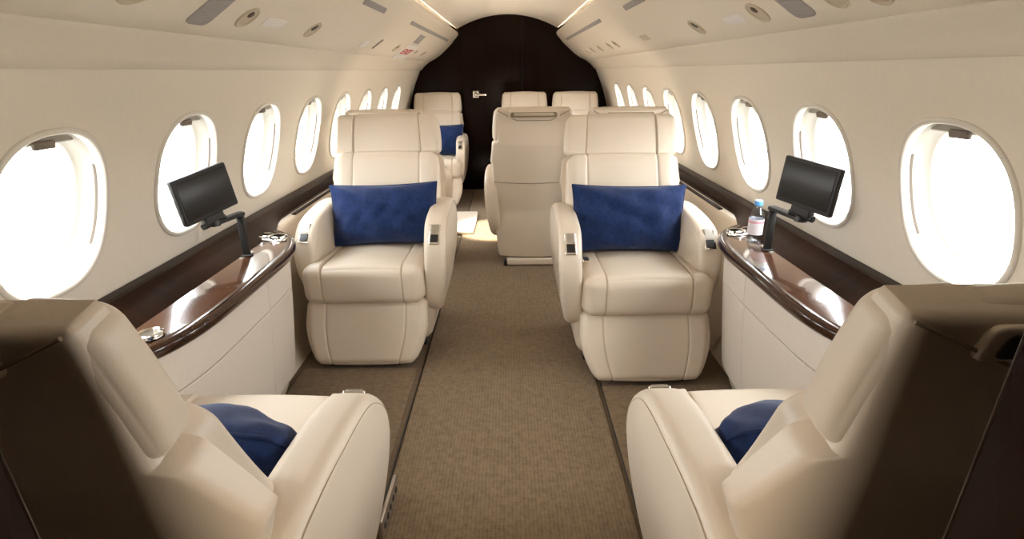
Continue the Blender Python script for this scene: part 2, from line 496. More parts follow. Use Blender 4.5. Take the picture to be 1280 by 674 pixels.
# veneer joint and door panels at the right
structure(plate('trim_5', [(.1545, .0), (.158, .0), (.158, 1.84), (.1545, 1.84)], Y1 - .006, .004, BLACK, .0005))

# forward bulkhead: two wing panels beside the doorway the camera stands in
def wing(side, name, edge_x, m):
    pts = [(edge_x, -.02)]
    if side > 0:
        pts = [(edge_x - .08, 0)] + shell_r + top_r + [(edge_x, 1.866 - Rd + math.sqrt(Rd * Rd - edge_x ** 2) + .01)]
    else:
        q = -edge_x
        pts = [(q - .08, 0)] + shell_r + top_r + [(q, 1.866 - Rd + math.sqrt(Rd * Rd - q ** 2) + .01)]
        pts = [(-x, z) for x, z in pts]
    return structure(plate(name, pts, YB - .02, .035, m))
wing(-1, 'wall_front_left', -.34, BULKHEAD); wing(1, 'wall_front_right', .352, BULKHEAD)
for s, q, nm in ((-1, .335, 'trim_6'), (1, .335, 'trim_7')):
    mb = box(-.012, .022, YB - .045, YB + .008, .004, 1.80, .008)
    mb.xf(lambda x, y, z: (s * (q - .08 + .08 * z / 1.8 + x) + (.012 if s > 0 else 0), y, z))
    structure(mb.build(nm, BULKHEAD))

# ------------------------------------------------------------------ carpets and rails
def carpet(name, x0, x1, y0, y1, T, m, label, cat='carpet', rz=0):
    mb = slab(round_poly([(x0, y0), (x1, y0), (x1, y1), (x0, y1)], .012, 3), T, min(T * .45, .004), 3, fn=lambda a, b, c: (a, b, c + T / 2 + .0005))
    return tag(mb.build(name, m), label, cat)
carpet('carpet_runner', -.395, .385, -.5, 6.28, .010, CARPET, 'long brown ribbed carpet runner down the middle of the aisle')
carpet('floor_mat', -.955, -.425, .9, 2.225, .009, MATC, 'brown ribbed floor mat between the two facing seats on the left', 'floor mat')
carpet('floor_mat', .405, .955, .9, 2.05, .009, MATC, 'brown ribbed floor mat between the two facing seats on the right', 'floor mat')
for s in (-1, 1):
    mb = box(s * .3985, s * .4045, .4, 6.2, .0005, .006, .002)
    tag(mb.build('seat_rail', RUBBER), 'thin dark metal seat rail along the %s edge of the aisle carpet' % ('left' if s < 0 else 'right'), 'seat rail')

# ------------------------------------------------------------------ seats
def make_seat(label, loc, faces, recline=12., back_y=.58, slide=0., group='cream leather passenger seats', bracket=0, buckle=False, rz=0., arms=(-1, 1), outb=-1, flare=.303, catch=0, hw=.562, ws=1.):
    """local frame: the seat faces -Y, armrest fronts at y = 0"""
    root = thing('passenger_seat', label, 'seat', loc, (0 if faces < 0 else PI) + rz, group)
    root.scale = (ws, 1, 1)
    # --- seat cushion
    W = .55
    cu = rbox(W, .56, .165, .045, gx=(-.183, .183), gdepth=.007, gw=.0035, crown=.014, n=12)
    def cf(x, y, z):
        f = max(0, -(y) / .28)
        zz = z + .012 * (1 - (x / (W / 2)) ** 2) * (z > 0)
        # thigh roll: the front edge lifts a little and the sides sit higher
        zz += .010 * max(0, min(1, (-y - .05) / .2)) * (z > 0) + .010 * (abs(x) > .188) * (z > .02)
        return (x + outb * .03, y + .28 + slide - .03, zz + .376)
    cu.xf(cf); cu.build('seat_cushion', LEATHER, root)
    # --- leg rest
    lr = rbox(.555, .10, .305, .035, gx=(-.185, .185), gdepth=.006, gw=.0035, crown=.010, n=12)
    def lf(x, y, z):
        t = max(0, min(1, (.05 - z) / .185))           # 0 at the top .. 1 at the bottom
        k = 1 - .165 * t ** 1.8
        ang = .44
        zz = z + .105; yy = y + .045
        return (x * k + outb * .03, (yy * math.cos(ang) + (zz - .25) * math.sin(ang) * 1.0) + slide + .01, (zz - .25) * math.cos(ang) - yy * math.sin(ang) * .3 + .303)
    lr.xf(lf); lr.build('leg_rest', LEATHER, root)
    # --- base shroud, pedestal and feet
    bs = rbox(.52, .47, .24, .05, n=6, crown=.004)
    def bf(x, y, z):
        t = (.12 - z) / .24
        return (x * (1.10 - .14 * t), y * .94 * (1 - .08 * t) + .285, z + .172)
    bs.xf(bf); bs.build('base_shroud', LEATHER, root)
    pd = rbox(.40, .42, .05, .012, n=3); pd.v = [v + Vector((0, .34, .042)) for v in pd.v]
    pd.build('pedestal', LEATHER, root)
    for sx in (-1, 1):
        for yy in (.14, .52):
            ft = rbox(.035, .055, .04, .008, n=2); ft.v = [v + Vector((sx * .205, yy, .031)) for v in ft.v]
            ft.build('foot', BLACK, root)
    # --- armrests
    prof = smooth_loop([(.02, .575), (-.005, .50), (.0, .42), (.035, .31), (.085, .225), (.16, .20), (.30, .205), (.46, .215), (.56, .30), (.60, .45), (.60, .60), (.555, .668), (.44, .685), (.30, .682), (.17, .668), (.09, .640)], 5)
    for sx in arms:
        def am(a, b, c, sx=sx):
            t = max(0, min(1, (.62 - b) / .42))
            cc = c * (1 - .10 * t)
            off = .296 - .034 * t ** 1.6 + .012 * math.sin(PI * min(1, max(0, (b - .2) / .48)))
            return (sx * (off + cc), a + (.045 * (1 - (a + .02) / .63) if sx == outb else 0), b)
        ar = slab(prof, .104, .030, 6, fn=am).build('armrest', LEATHER, root)
        cN = Vector((.30, .44))
        path = []
        for q in prof:
            dq = (q - cN); q2 = cN + dq * (1 - .022 / max(.05, dq.length))
            path.append(am(q2.x, q2.y, .0515))
        keep = [p for p, q in zip(path, prof) if q.y > .46]
        k0 = max(range(len(keep)), key=lambda i: (keep[i] [1] - keep[i - 1][1]) ** 2 + (keep[i][2] - keep[i - 1][2]) ** 2)
        keep = keep[k0:] + keep[:k0]
        tube(keep, .0009, 5).build('stitching', STITCH, ar)
        # control plate sits on the sloping nose of the arm
        p0, p1 = Vector((.012, .560)), Vector((.105, .650))
        d = (p1 - p0).normalized(); nn = Vector((-d.y, d.x))
        c0 = (p0 + p1) / 2 + nn * .0045
        xx = sx * (.296 + .006); oy = .042 if sx == outb else 0
        def mk(w, l, h, r, lo, hi=0.):
            q = rbox(w, l, h, r, n=2)
            return q.xf(lambda x, y, z: (xx + x, oy + c0.x + d.x * (y + lo) + nn.x * (z + hi), c0.y + d.y * (y + lo) + nn.y * (z + hi)))
        cp = mk(.050, .105, .010, .0048, -.004).build('control_plate', CHROME, ar)
        mk(.036, .040, .006, .0025, -.026, .0046).build('button', BLACK, ar)
        mk(.036, .048, .005, .002, .024, .0046).build('recline_latch', SATIN, ar)
    # --- back: everything below is laid out along the reclined axis t (up) and n (towards the rear)
    a = math.radians(recline); ca, sa = math.cos(a), math.sin(a)
    def bk(x, n_, t): return (x, back_y + n_ * ca + t * sa, .42 - n_ * sa + t * ca)      # n = 0 is the rear face
    k = 1 / ca
    T1, T0 = .478, .02
    bc = rbox(.55, .135, T1 - T0, .045, gx=(-.178, .178), gdepth=.008, gw=.004, crown=.010, n=12)
    def bcf(x, y, z):
        t = z + (T1 + T0) / 2
        w = 1.0 - .03 * max(0, t / .5)
        # side bolsters stand proud of the middle panel
        bo = -.014 * (1 / (1 + math.exp(-(abs(x) - .19) / .012))) * (y < 0)
        lum = -.018 * math.exp(-((t - .17) / .12) ** 2) * (y < 0)
        fr = max(0, .5 - y / .135)
        return bk(x * w, y - .10 + bo + lum + fr * .062 * max(0, min(1, t / .46)) ** 1.3, t)
    bc.xf(bcf); bc.build('backrest', LEATHER, root)
    H0, H1 = .472, .670
    hd = rbox(hw, .072, H1 - H0, .026, gx=(-.178, .178), gdepth=.006, gw=.0035, crown=.006, n=12)
    def hf(x, y, z):
        t = z + (H1 + H0) / 2
        curve = .012 * (1 - (x / .267) ** 2) * max(0, (z + .02) / .12)       # top edge arched
        sag = -.010 * (1 - (x / .267) ** 2) * max(0, (-z) / .10)             # lower seam dips in the middle
        w = 1 - .055 * max(0, (z + .1) / .2) ** 1.5
        bo = -.008 * (abs(x) > .183) * (y < 0)
        # the front leans back towards the crest, which sits near the rear face
        tp = max(0, min(1, (t - H0) / (H1 - H0)))
        if y < 0: y = y * (1 - .30 * tp ** 1.5)
        return bk(x * w, y - .040 + bo, t + curve * .6 + sag)
    hd.xf(hf); hd.build('headrest', LEATHER, root)
    # rear shell: narrow between the headrest wings, flaring below them
    CR = .034; cr = lambda t: CR * (1 - .75 * max(0, min(1, (t - .46) / .14))); fl = flare; fm = .283 + (fl - .283) * .55; sb = -.345
    prof_w = [(sb, .250), (sb + .02, .262), (-.20, .272), (.02, .288), (.20, .292), (.31, fl - .012), (.335, fl - .002), (.345, fl), (.40, fm), (.452, .289), (.462, .284), (.468, .276), (.474, .256), (.480, .2535), (.660, .251), (.670, .249), (.676, .243)]
    def half(t):
        for (t0, w0), (t1, w1) in zip(prof_w, prof_w[1:]):
            if t <= t1: return w0 + (w1 - w0) * (t - t0) / (t1 - t0)
        return prof_w[-1][1]
    rows = sorted({round(sb + d, 4) for d in (0, .002, .005, .009, .014)} | {round(.676 - d, 4) for d in (0, .002, .005, .009, .014)} | {t for t, _ in prof_w} | {round(sb + .02 + i * .022, 4) for i in range(46)})
    rows = [t for i, t in enumerate(rows) if i == 0 or t - rows[i - 1] > .0012]
    us_ = sorted({-1 + 2 * i / 24 for i in range(25)} | {q * (1 - d) for q in (-1, 1) for d in (.006, .016, .03, .05)})
    RE = .014; TB = .055
    def drop(e): return RE - math.sqrt(max(0, RE * RE - (RE - min(RE, e)) ** 2))
    vs = []; fs = []; NU = len(us_)
    for layer in (0, 1):
        for t in rows:
            w = half(t)
            for u in us_:
                x = u * w
                n_ = -.006 + cr(t) * (1 - (x / .3) ** 2)
                n_ -= max(drop((1 - abs(u)) * w), drop(t - sb), drop(.676 - t))
                if layer: n_ = min(-TB, n_ - .003)
                n_ += 0 if t > 0 else .8 * -t * sa - .02 * (t / .28) ** 2
                vs.append(bk(x, n_, t))
    NR = len(rows); L_ = NR * NU
    for k_ in (0, 1):
        for i in range(NR - 1):
            for j in range(NU - 1):
                q = k_ * L_ + i * NU + j; fs.append((q, q + 1, q + NU + 1, q + NU))
    ring = [j for j in range(NU - 1)] + [i * NU + NU - 1 for i in range(NR - 1)] + [(NR - 1) * NU + j for j in range(NU - 1, 0, -1)] + [i * NU for i in range(NR - 1, 0, -1)]
    for i in range(len(ring)):
        p_, q_ = ring[i], ring[(i + 1) % len(ring)]
        fs.append((p_, q_, q_ + L_, p_ + L_))
    sh = MB(); sh.add(vs, fs)
    shell = sh.build('back_shell', LEATHER, root)
    # rear seams: a U-shaped seam under the handle panel, a seam across the waist and the vertical piping
    def rear(x, t, lift=.0045): return bk(x, lift - .006 + cr(t) * (1 - (x / .3) ** 2) - .0005, t)
    us = [rear(-.245 + .49 * i / 40, 0.673 - .062 * min(1, 1.9 * (1 - abs(-1 + 2 * i / 40)))) for i in range(41)]
    tube(us, .0022, 6).build('seam', LEATHER_SEAM, shell)
    ws = [rear(-.282 + .564 * i / 30, .205) for i in range(31)]
    tube(ws, .0018, 6).build('seam', LEATHER_SEAM, shell)
    # recessed pull handle in the headrest's rear panel
    hp = slab(round_poly([(-.175, .625), (.175, .625), (.170, .669), (-.170, .669)], .014, 4), .010, .004, 3, fn=lambda a_, b_, c_: rear(a_, b_, 0.0035 + c_))
    hpo = hp.build('handle_bezel', LEATHER, shell)
    slab(round_poly([(-.158, .631), (.158, .631), (.154, .663), (-.154, .663)], .010, 4), .006, .002, 2, fn=lambda a_, b_, c_: rear(a_, b_, .0072 + c_)).build('handle_recess', RUBBER if flare > .32 else LEATHER_SEAM, hpo)
    slab(round_poly([(-.136, .642), (.136, .642), (.132, .659), (-.132, .659)], .006, 4), .008, .003, 3, fn=lambda a_, b_, c_: rear(a_, b_, .0095 + c_)).build('pull_handle', TAUPE, hpo)
    # small release catch on top of the headrest
    if catch: ct = rbox(.055, .030, .012, .005, n=2).xf(lambda x, y, z: bk(x + catch * .155, y - .042, z + H1 + .003))
    if catch: ct.build('headrest_release', SATIN, root)
    if bracket:
        # drilled floor bracket at the aisle side of the base
        mb = rbox(.012, .20, .075, .005, n=3); mb.v = [v + Vector((bracket * .262, -.20, .048)) for v in mb.v]
        br = mb.build('floor_bracket', BRONZE, root)
        for q in range(5):
            h = lathe([(.0, .002), (.009, .002), (.011, 0)], 16)
            place(h, Matrix.Translation((bracket * .2685, -.27 + q * .036, .050)) @ Matrix.Rotation(bracket * PI / 2, 4, 'Y'))
            h.build('bolt_hole', BLACK, br)
        # shaped cover plate next to it
    if buckle:
        bq = rbox(.030, .05, .012, .004, n=2).xf(lambda x, y, z: (-.215 + x, .19 + y, .487 + z)); bb = bq.build('belt_buckle', CHROME, root)
        rbox(.022, .018, .008, .003, n=2).xf(lambda x, y, z: (-.215 + x, .176 + y, .4935 + z)).build('belt_button', BLACK, bb)
    return root
G = 'cream leather passenger seats'
make_seat('reclined cream leather seat seen from behind, nearest on the left', (-.632, 1.125, 0), 1, 14, .507, -.15, G, -1, False, -.015, outb=1, flare=.342, hw=.538)
make_seat('reclined cream leather seat seen from behind, nearest on the right', (.645, 1.125, 0), 1, 14, .497, -.15, G, 0, False, .0, outb=-1, flare=.342, hw=.538)
make_seat('cream leather seat facing the camera with navy cushion, left of the aisle', (-.632, 2.325, 0), -1, 12, .565, 0, G)
make_seat('cream leather seat facing the camera with navy cushion and belt buckle, right of the aisle', (.572, 2.155, 0), -1, 12, .565, 0, G, 0, True, outb=1)
make_seat('cream leather seat turned away, only its head showing behind the front left seat', (-.735, 4.06, 0), 1, 13, .56, 0, G, catch=-1, ws=.90, arms=(-1,), outb=1)
make_seat('cream leather seat turned away, showing its whole back beside the aisle', (.165, 4.15, 0), 1, 13, .56, 0, G, 0, False, 0, (1,), catch=1, ws=.91)
make_seat('cream leather seat turned away, only its head showing behind the front right seat', (.735, 4.06, 0), 1, 13, .56, 0, G, 0, False, 0, (), catch=1, ws=.90)
make_seat('small far cream leather seat at the left of the dark bulkhead with navy cushion', (-.755, 5.46, 0), -1, 12, .565, 0, G, arms=(1,), outb=1, ws=.90)
make_seat('far cream leather seat against the dark bulkhead, its head above the turned seat', (.172, 5.36, 0), -1, 12, .565, 0, G, 0, False, 0, (-1,), ws=.85)
make_seat('far cream leather seat in the right corner of the dark bulkhead', (.700, 5.30, 0), -1, 12, .565, 0, G, 0, False, 0, (), ws=.85)

# ------------------------------------------------------------------ cushions
def make_pillow(label, loc, rot, w=.53, h=.31, T=.15, seed=0, soft=0.):
    N, M_ = 44, 30
    rnd = random.Random(seed); ph = [rnd.uniform(0, 6.28) for _ in range(8)]
    def edge(u, v):
        # pinched sides, pointed corners
        x = u * w / 2 * (1 - .045 * (1 - v * v)); z = v * h / 2 * (1 - .07 * (1 - u * u))
        return x * math.sqrt(1 - soft * v * v), z * math.sqrt(1 - soft * u * u)
    vs = []; fs = []
    for s in (-1, 1):
        for j in range(M_ + 1):
            for i in range(N + 1):
                u = math.sin((-1 + 2 * i / N) * PI / 2); v = math.sin((-1 + 2 * j / M_) * PI / 2)
                x, z = edge(u, v)
                b = ((1 - abs(u) ** 2.6) * (1 - abs(v) ** 2.6)) ** .62
                wr = .007 * math.sin(9 * u + 5 * v + ph[0]) * math.sin(4 * v - 3 * u + ph[1]) + .0035 * math.sin(17 * u - 8 * v + ph[2]) * (1 - abs(v))
                wr += .011 * math.exp(-((u * .8 + v - .25 * math.sin(ph[3])) / .10) ** 2) * math.sin(3 * u + ph[4])
                vs.append((x, s * (T / 2 * b + wr * min(1, b * 3)) + .004 * s, z))
    n = (N + 1) * (M_ + 1)
    for s in (0, 1):
        for j in range(M_):
            for i in range(N):
                a = s * n + j * (N + 1) + i
                fs.append((a, a + 1, a + N + 2, a + N + 1))
    rim = [j * (N + 1) for j in range(M_)] + [M_ * (N + 1) + i for i in range(N)] + [j * (N + 1) + N for j in range(M_, 0, -1)] + [i for i in range(N, 0, -1)]
    for k in range(len(rim)):
        a, b = rim[k], rim[(k + 1) % len(rim)]
        fs.append((a, b, b + n, a + n))
    root = thing('throw_pillow', label, 'cushion', loc, 0, 'navy blue cushions')
    root.rotation_euler = rot
    from_data('cushion_cover', vs, fs, NAVY, root, True, 70)
    path = [Vector((vs[a][0], 0, vs[a][2])) * 1.004 for a in rim]
    tube(path, .0045, 6, True).build('piping', NAVY, root)
    return root
make_pillow('navy woven cushion on the front left seat facing the camera', (-.612, 2.655, .635), (math.radians(-14), math.radians(-1.5), 0), .53, .30, .15, 1)
make_pillow('navy woven cushion on the front right seat facing the camera', (.572, 2.50, .640), (math.radians(-14), math.radians(1), 0), .53, .31, .15, 2)
make_pillow('navy cushion half hidden on the far left seat before the bulkhead', (-.70, 5.78, .635), (math.radians(-14), 0, 0), .46, .31, .14, 3)
make_pillow('navy cushion peeking out behind the nearest left seatback', (-.605, .845, .595), (math.radians(24), 0, 0), .49, .29, .21, 4, .42)
make_pillow('navy cushion peeking out behind the nearest right seatback', (.61, .845, .595), (math.radians(24), 0, 0), .49, .29, .21, 5, .42)

# ------------------------------------------------------------------ side credenzas
YC, HL = 1.70, .645
XD = 1.005                         # foot of the dado
def rim_x(y, e=4.6):
    t = min(1, abs(y - YC) / HL)
    return 1.075 - .228 * (1 - t ** e)
def curve_pts(n=60, off=0.):
    out = []
    for i in range(n + 1):
        f = -1 + 2 * i / n
        f = math.copysign(1 - (1 - abs(f)) ** 1.6, f)
        y = YC + HL * f
        out.append((rim_x(y) + off, y))
    return out
def make_credenza(s, label):
    root = thing('side_credenza', label, 'cabinet', (s * 1.0, YC, 0), 0, 'credenzas under the windows')
    O = Vector((s * 1.0, YC, 0))
    def loc(mb): mb.v = [v - O for v in mb.v]; return mb
    def face(y, z, out=0.):
        lean = .022 + .062 * max(0, 1 - z / .62) ** 1.3
        return Vector((s * min(1.09, rim_x(y) + lean - out), y, z))
    CP = curve_pts(60)
    # body
    zs = [.085 + (.625 - .085) * i / 10 for i in range(11)]
    vs = []; fs = []
    for x, y in CP:
        for z in zs: vs.append(face(y, z))
    nz = len(zs)
    for i in range(len(CP) - 1):
        for j in range(nz - 1): fs.append((i * nz + j, i * nz + j + 1, (i + 1) * nz + j + 1, (i + 1) * nz + j))
    loc(MB().add(vs, fs)).build('cabinet_body', CABINET, root, True, 40, False)
    vs = []; fs = []
    for x, y in CP:
        for z in (.0105, .09): vs.append((face(y, .085, -.03).x, y, z))
    for i in range(len(CP) - 1): fs.append((2 * i, 2 * i + 1, 2 * i + 3, 2 * i + 2))
    loc(MB().add(vs, fs)).build('toe_kick', TAUPE, root, True, 40, False)
    # fronts: two drawers over two doors, thin panels following the bow
    def panel(name, y0, y1, z0, z1):
        n, m = 24, 8; vs = []; fs = []
        for lay, (o_, ins) in enumerate(((0.001, 0), (.006, 0), (.0085, .003))):
            for i in range(n + 1):
                for j in range(m + 1):
                    y = y0 + ins + (y1 - y0 - 2 * ins) * i / n; z = z0 + ins + (z1 - z0 - 2 * ins) * j / m
                    vs.append(face(y, z, o_))
        N = (n + 1) * (m + 1)
        rimi = [i * (m + 1) for i in range(n)] + [n * (m + 1) + j for j in range(m)] + [i * (m + 1) + m for i in range(n, 0, -1)] + [j for j in range(m, 0, -1)]
        for i in range(n):
            for j in range(m):
                a = 2 * N + i * (m + 1) + j; fs.append((a, a + 1, a + m + 2, a + m + 1))
        for l in (0, 1):
            for k in range(len(rimi)):
                a, b = rimi[k], rimi[(k + 1) % len(rimi)]
                fs.append((l * N + a, l * N + b, (l + 1) * N + b, (l + 1) * N + a))
        loc(MB().add(vs, fs)).build(name, CABINET, root, True, 35)
    ye, ys_ = YC + HL - .05, YC - HL + .05
    ym = 1.83
    panel('drawer', ys_, ym - .0015, .484, .607); panel('drawer', ym + .0015, ye, .484, .607)
    panel('door', ys_, ym - .0015, .095, .481); panel('door', ym + .0015, ye, .095, .481)
    # top and rim
    top = [(x + .01, y) for x, y in CP] + [(XD + .07, YC + HL), (XD + .07, YC - HL)]
    loc(slab([(s * x, y) for x, y in top], .022, .004, 2, fn=lambda a, b, c: (a, b, c + .640))).build('top', WOODTOP, root, True, 30)
    rb_ = []; prof = [(0.0, -.024), (.012, -.021), (.018, -.010), (.019, .002), (.015, .012), (.006, .0165), (-.006, .017), (-.016, .0155)]
    vs = []; fs = []; npf = len(prof)
    for i, (x, y) in enumerate(CP):
        x0, y0_ = CP[max(0, i - 1)]; x1, y1_ = CP[min(len(CP) - 1, i + 1)]
        t = Vector((x1 - x0, y1_ - y0_)).normalized(); nn = Vector((-t.y, t.x))
        for d, h in prof: vs.append((s * (x + nn.x * d), y + nn.y * d, .640 + h))
    for i in range(len(CP) - 1):
        for j in range(npf - 1): fs.append((i * npf + j, i * npf + j + 1, (i + 1) * npf + j + 1, (i + 1) * npf + j))
    loc(MB().add(vs, fs)).build('rim', WOOD, root, True, 60)
    # cup holders in a chrome tray at the aft end, one at the near end
    spots = [(1.018, 2.205), (.957, 2.19)] + [(.935, 1.29)]
    tray = slab(round_poly([(s * 1.062, 2.17), (s * 1.062, 2.262), (s * .985, 2.262), (s * .912, 2.19), (s * .915, 2.145), (s * .97, 2.15)], .03, 5), .008, .003, 2, fn=lambda a, b, c: (a, b, .6535 + c))
    loc(tray).build('chrome_tray', CHROME, root)
    for x, y in spots:
        q = lathe([(.024, .004), (.026, .010), (.031, .012), (.035, .009), (.036, .0)], 32, (s * x, y, .652))
        # hollow ring
        q = MB(); pr = [(.025, -.001), (.0255, .010), (.029, .0135), (.034, .0115), (.036, .004), (.0365, -.001)]
        vs = []; fs = []
        for r_, z in pr:
            for j in range(32):
                f = 2 * PI * j / 32; vs.append((s * x + r_ * math.cos(f), y + r_ * math.sin(f), .654 + z))
        for i in range(len(pr) - 1):
            for j in range(32):
                j2 = (j + 1) % 32; fs.append((i * 32 + j, i * 32 + j2, (i + 1) * 32 + j2, (i + 1) * 32 + j))
        q.add(vs, fs); co = loc(q).build('cup_holder', CHROME, root)
        loc(lathe([(.0, .0), (.025, .0), (.0255, .002)], 32, (s * x, y, .6555))).build('cup_liner', SATIN, co)
    # slot the monitor arm rises from
    loc(box(s * .985, s * 1.0, 1.93, 2.02, .6515, .6535, .0008)).build('arm_slot', SATIN, root)
    return root
make_credenza(-1, 'cream bow-fronted cabinet with dark wood top under the left windows')
make_credenza(1, 'cream bow-fronted cabinet with dark wood top under the right windows, bottle on it')

# side ledges: dado along the wall, leather top with an inlaid wood strip behind the credenzas
def make_ledge(s, label):
    root = thing('side_ledge', label, 'ledge', (s * 1.05, 3.0, 0))
    O = Vector((s * 1.05, 3.0, 0))
    def loc(mb): mb.v = [v - O for v in mb.v]; return mb
    def lf(prof, y0, y1, n=12):
        vs = []; fs = []; k = len(prof)
        for i in range(n + 1):
            for x, z in prof: vs.append((s * x, y0 + (y1 - y0) * i / n, z))
        for i in range(n):
            for j in range(k - 1): fs.append((i * k + j, i * k + j + 1, (i + 1) * k + j + 1, (i + 1) * k + j))
        return loc(MB().add(vs, fs))
    # dado: over the credenza it comes forward, behind it runs close to the wall
    def dado_foot(y):
        t = max(0, min(1, (y - 2.24) / .30)); t = t * t * (3 - 2 * t)
        return XD + (1.078 - XD) * t
    n = 90; vs = []; fs = []; k = 8
    for i in range(n + 1):
        y = .32 + (6.30 - .32) * i / n
        xf = dado_foot(y); zb = .650 if y < 2.36 else .648
        xt = 1.096
        for x, z in ((xf, zb), (xf + .008, zb + .006), (xf + (xt - xf) * .55, .680), (xt - .008, .700), (xt - .002, .708), (xt + .008, .711), (1.112, .7115), (1.140, .7115)):
            vs.append((s * x, y, z))
    for i in range(n):
        for j in range(k - 1): fs.append((i * k + j, i * k + j + 1, (i + 1) * k + j + 1, (i + 1) * k + j))
    loc(MB().add(vs, fs)).build('dado', WOODSATIN, root, True, 35)
    yl = 5.35 if s < 0 else 6.30
    lf([(1.146, .648), (1.075, .648), (1.052, .645), (1.043, .635), (1.040, .618), (1.040, .40), (1.045, .30), (1.03, .14), (.985, .003)], 2.34, yl).build('ledge_pad', LEATHER, root)
    mb = slab(round_poly([(s * 1.044, 2.62), (s * 1.066, 2.62), (s * 1.066, 5.3), (s * 1.044, 5.3)], .005, 3), .008, .003, 2, fn=lambda a, b, c: (a, b, .6478 + c))
    loc(mb).build('wood_strip', WOODSATIN, root)
    # end panel closing the ledge behind the credenza
    mb = MB(); mb.add([(s * 1.04, 2.345, .012), (s * 1.14, 2.345, .012), (s * 1.14, 2.345, .64), (s * 1.04, 2.345, .64)], [(0, 1, 2, 3)])
    loc(mb).build('end_panel', LEATHER, root, False)
    return root
make_ledge(-1, 'cream ledge with dark wood dado running along the left wall')
make_ledge(1, 'cream ledge with dark wood dado running along the right wall')

# ------------------------------------------------------------------ monitors on swing arms
def make_monitor(s, pos, yaw, tilt, roll, post, label):
    root = thing('monitor', label, 'monitor', post, 0, 'monitors on swing arms')
    O = Vector(post)
    W, Hm, T = .236, .157, .020
    M = Matrix.Translation(Vector(pos) - O) @ Matrix.Rotation(yaw, 4, 'Z') @ Matrix.Rotation(tilt, 4, 'X') @ Matrix.Rotation(roll, 4, 'Y')
    ca = slab(round_poly([(-W / 2, -Hm / 2), (W / 2, -Hm / 2), (W / 2, Hm / 2), (-W / 2, Hm / 2)], .007, 4), T, .004, 3, fn=lambda a, b, c: (a, c, b))
    hous = place(ca, M).build('housing', CHAR, root)
    sc = slab(round_poly([(-.106, -.064), (.106, -.064), (.106, .068), (-.106, .068)], .002, 2), .002, .0006, 2, fn=lambda a, b, c: (a, -T / 2 - .0004 + c, b))
    place(sc, M).build('screen', SCREEN, hous)
    # hinge block under the housing
    hb = rbox(.085, .026, .030, .006, n=2); hb.v = [v + Vector((0, .004, -Hm / 2 - .012)) for v in hb.v]
    place(hb, M).build('hinge', CHAR, root)
    hinge = M @ Vector((0, .006, -Hm / 2 - .026))
    kb = tube([(-.05, .006, -Hm / 2 - .027), (.05, .006, -Hm / 2 - .027)], .011, 14)
    place(kb, M).build('hinge_barrel', BLACK, root)
    # post and flat arm
    top = Vector((0, 0, .815 - O.z))
    po = slab(round_poly([(-.013, -.009), (.013, -.009), (.013, .009), (-.013, .009)], .005, 3), top.z + .004, .002, 2, fn=lambda a, b, c: (a, b, c + top.z / 2 + .002))
    po.build('post', CHAR, root)
    d = hinge - top; d.z = 0; L = d.length; d.normalize(); w = Vector((-d.y, d.x, 0))
    hz = min(top.z - .004, hinge.z - .006)
    arm = slab(round_poly([(-.016, -.017), (L + .02, -.019), (L + .02, .019), (-.016, .017)], .014, 5), .014, .004, 3,
               fn=lambda a, b, c: tuple(d * a + w * b + Vector((0, 0, top.z + (hz - top.z) * max(0, min(1, a / L)) + c))))
    arm.build('swing_arm', CHAR, root)
    st = rbox(.036, .030, .006, .002, n=2); st.v = [v + Vector((0, 0, .004)) for v in st.v]
    st.build('post_collar', BLACK, root)
    lt = lathe([(0, .014), (.018, .013), (.021, .006), (.021, -.008)], 24, tuple(Vector((hinge.x, hinge.y, hz))))
    lt.build('pivot', BLACK, root)
    return root
make_monitor(-1, (-1.04, 1.862, .914), 1.255, -.07, -.13, (-.985, 1.965, .6515), 'black monitor on a swing arm by the second left window')
make_monitor(1, (1.018, 1.808, .929), -1.27, -.06, .06, (.985, 1.955, .6515), 'black monitor on a swing arm by the second right window')

# ------------------------------------------------------------------ water bottle
def make_bottle(x, y, z):
    root = thing('water_bottle', 'small clear water bottle with blue cap standing on the right cabinet', 'bottle', (x, y, z))
    prof = [(.0, .002), (.022, .0), (.0275, .004), (.028, .012), (.0265, .020), (.028, .028), (.028, .098), (.027, .106), (.022, .120), (.0155, .134), (.0125, .142), (.0125, .150)]
    lathe(prof, 36).build('bottle_body', PET, root, True, 50)
    def ringm(r, a, b, m, nm, par):
        vs = []; fs = []
        for zz in (a, b):
            for j in range(36):
                f = 2 * PI * j / 36; vs.append((r * math.cos(f), r * math.sin(f), zz))
        for j in range(36):
            j2 = (j + 1) % 36; fs.append((j, j2, 36 + j2, 36 + j))
        return MB().add(vs, fs).build(nm, m, par)
    lb = ringm(.0286, .032, .094, LABELW, 'label', root)
    ringm(.0288, .078, .086, LABELP, 'label_stripe', lb)
    lathe([(.0, .166), (.0135, .1655), (.0152, .163), (.0152, .148), (.0145, .146), (.0128, .1455)], 32).build('cap', PLASTICBLUE, root, True, 40)
make_bottle(.985, 2.075, .6515)

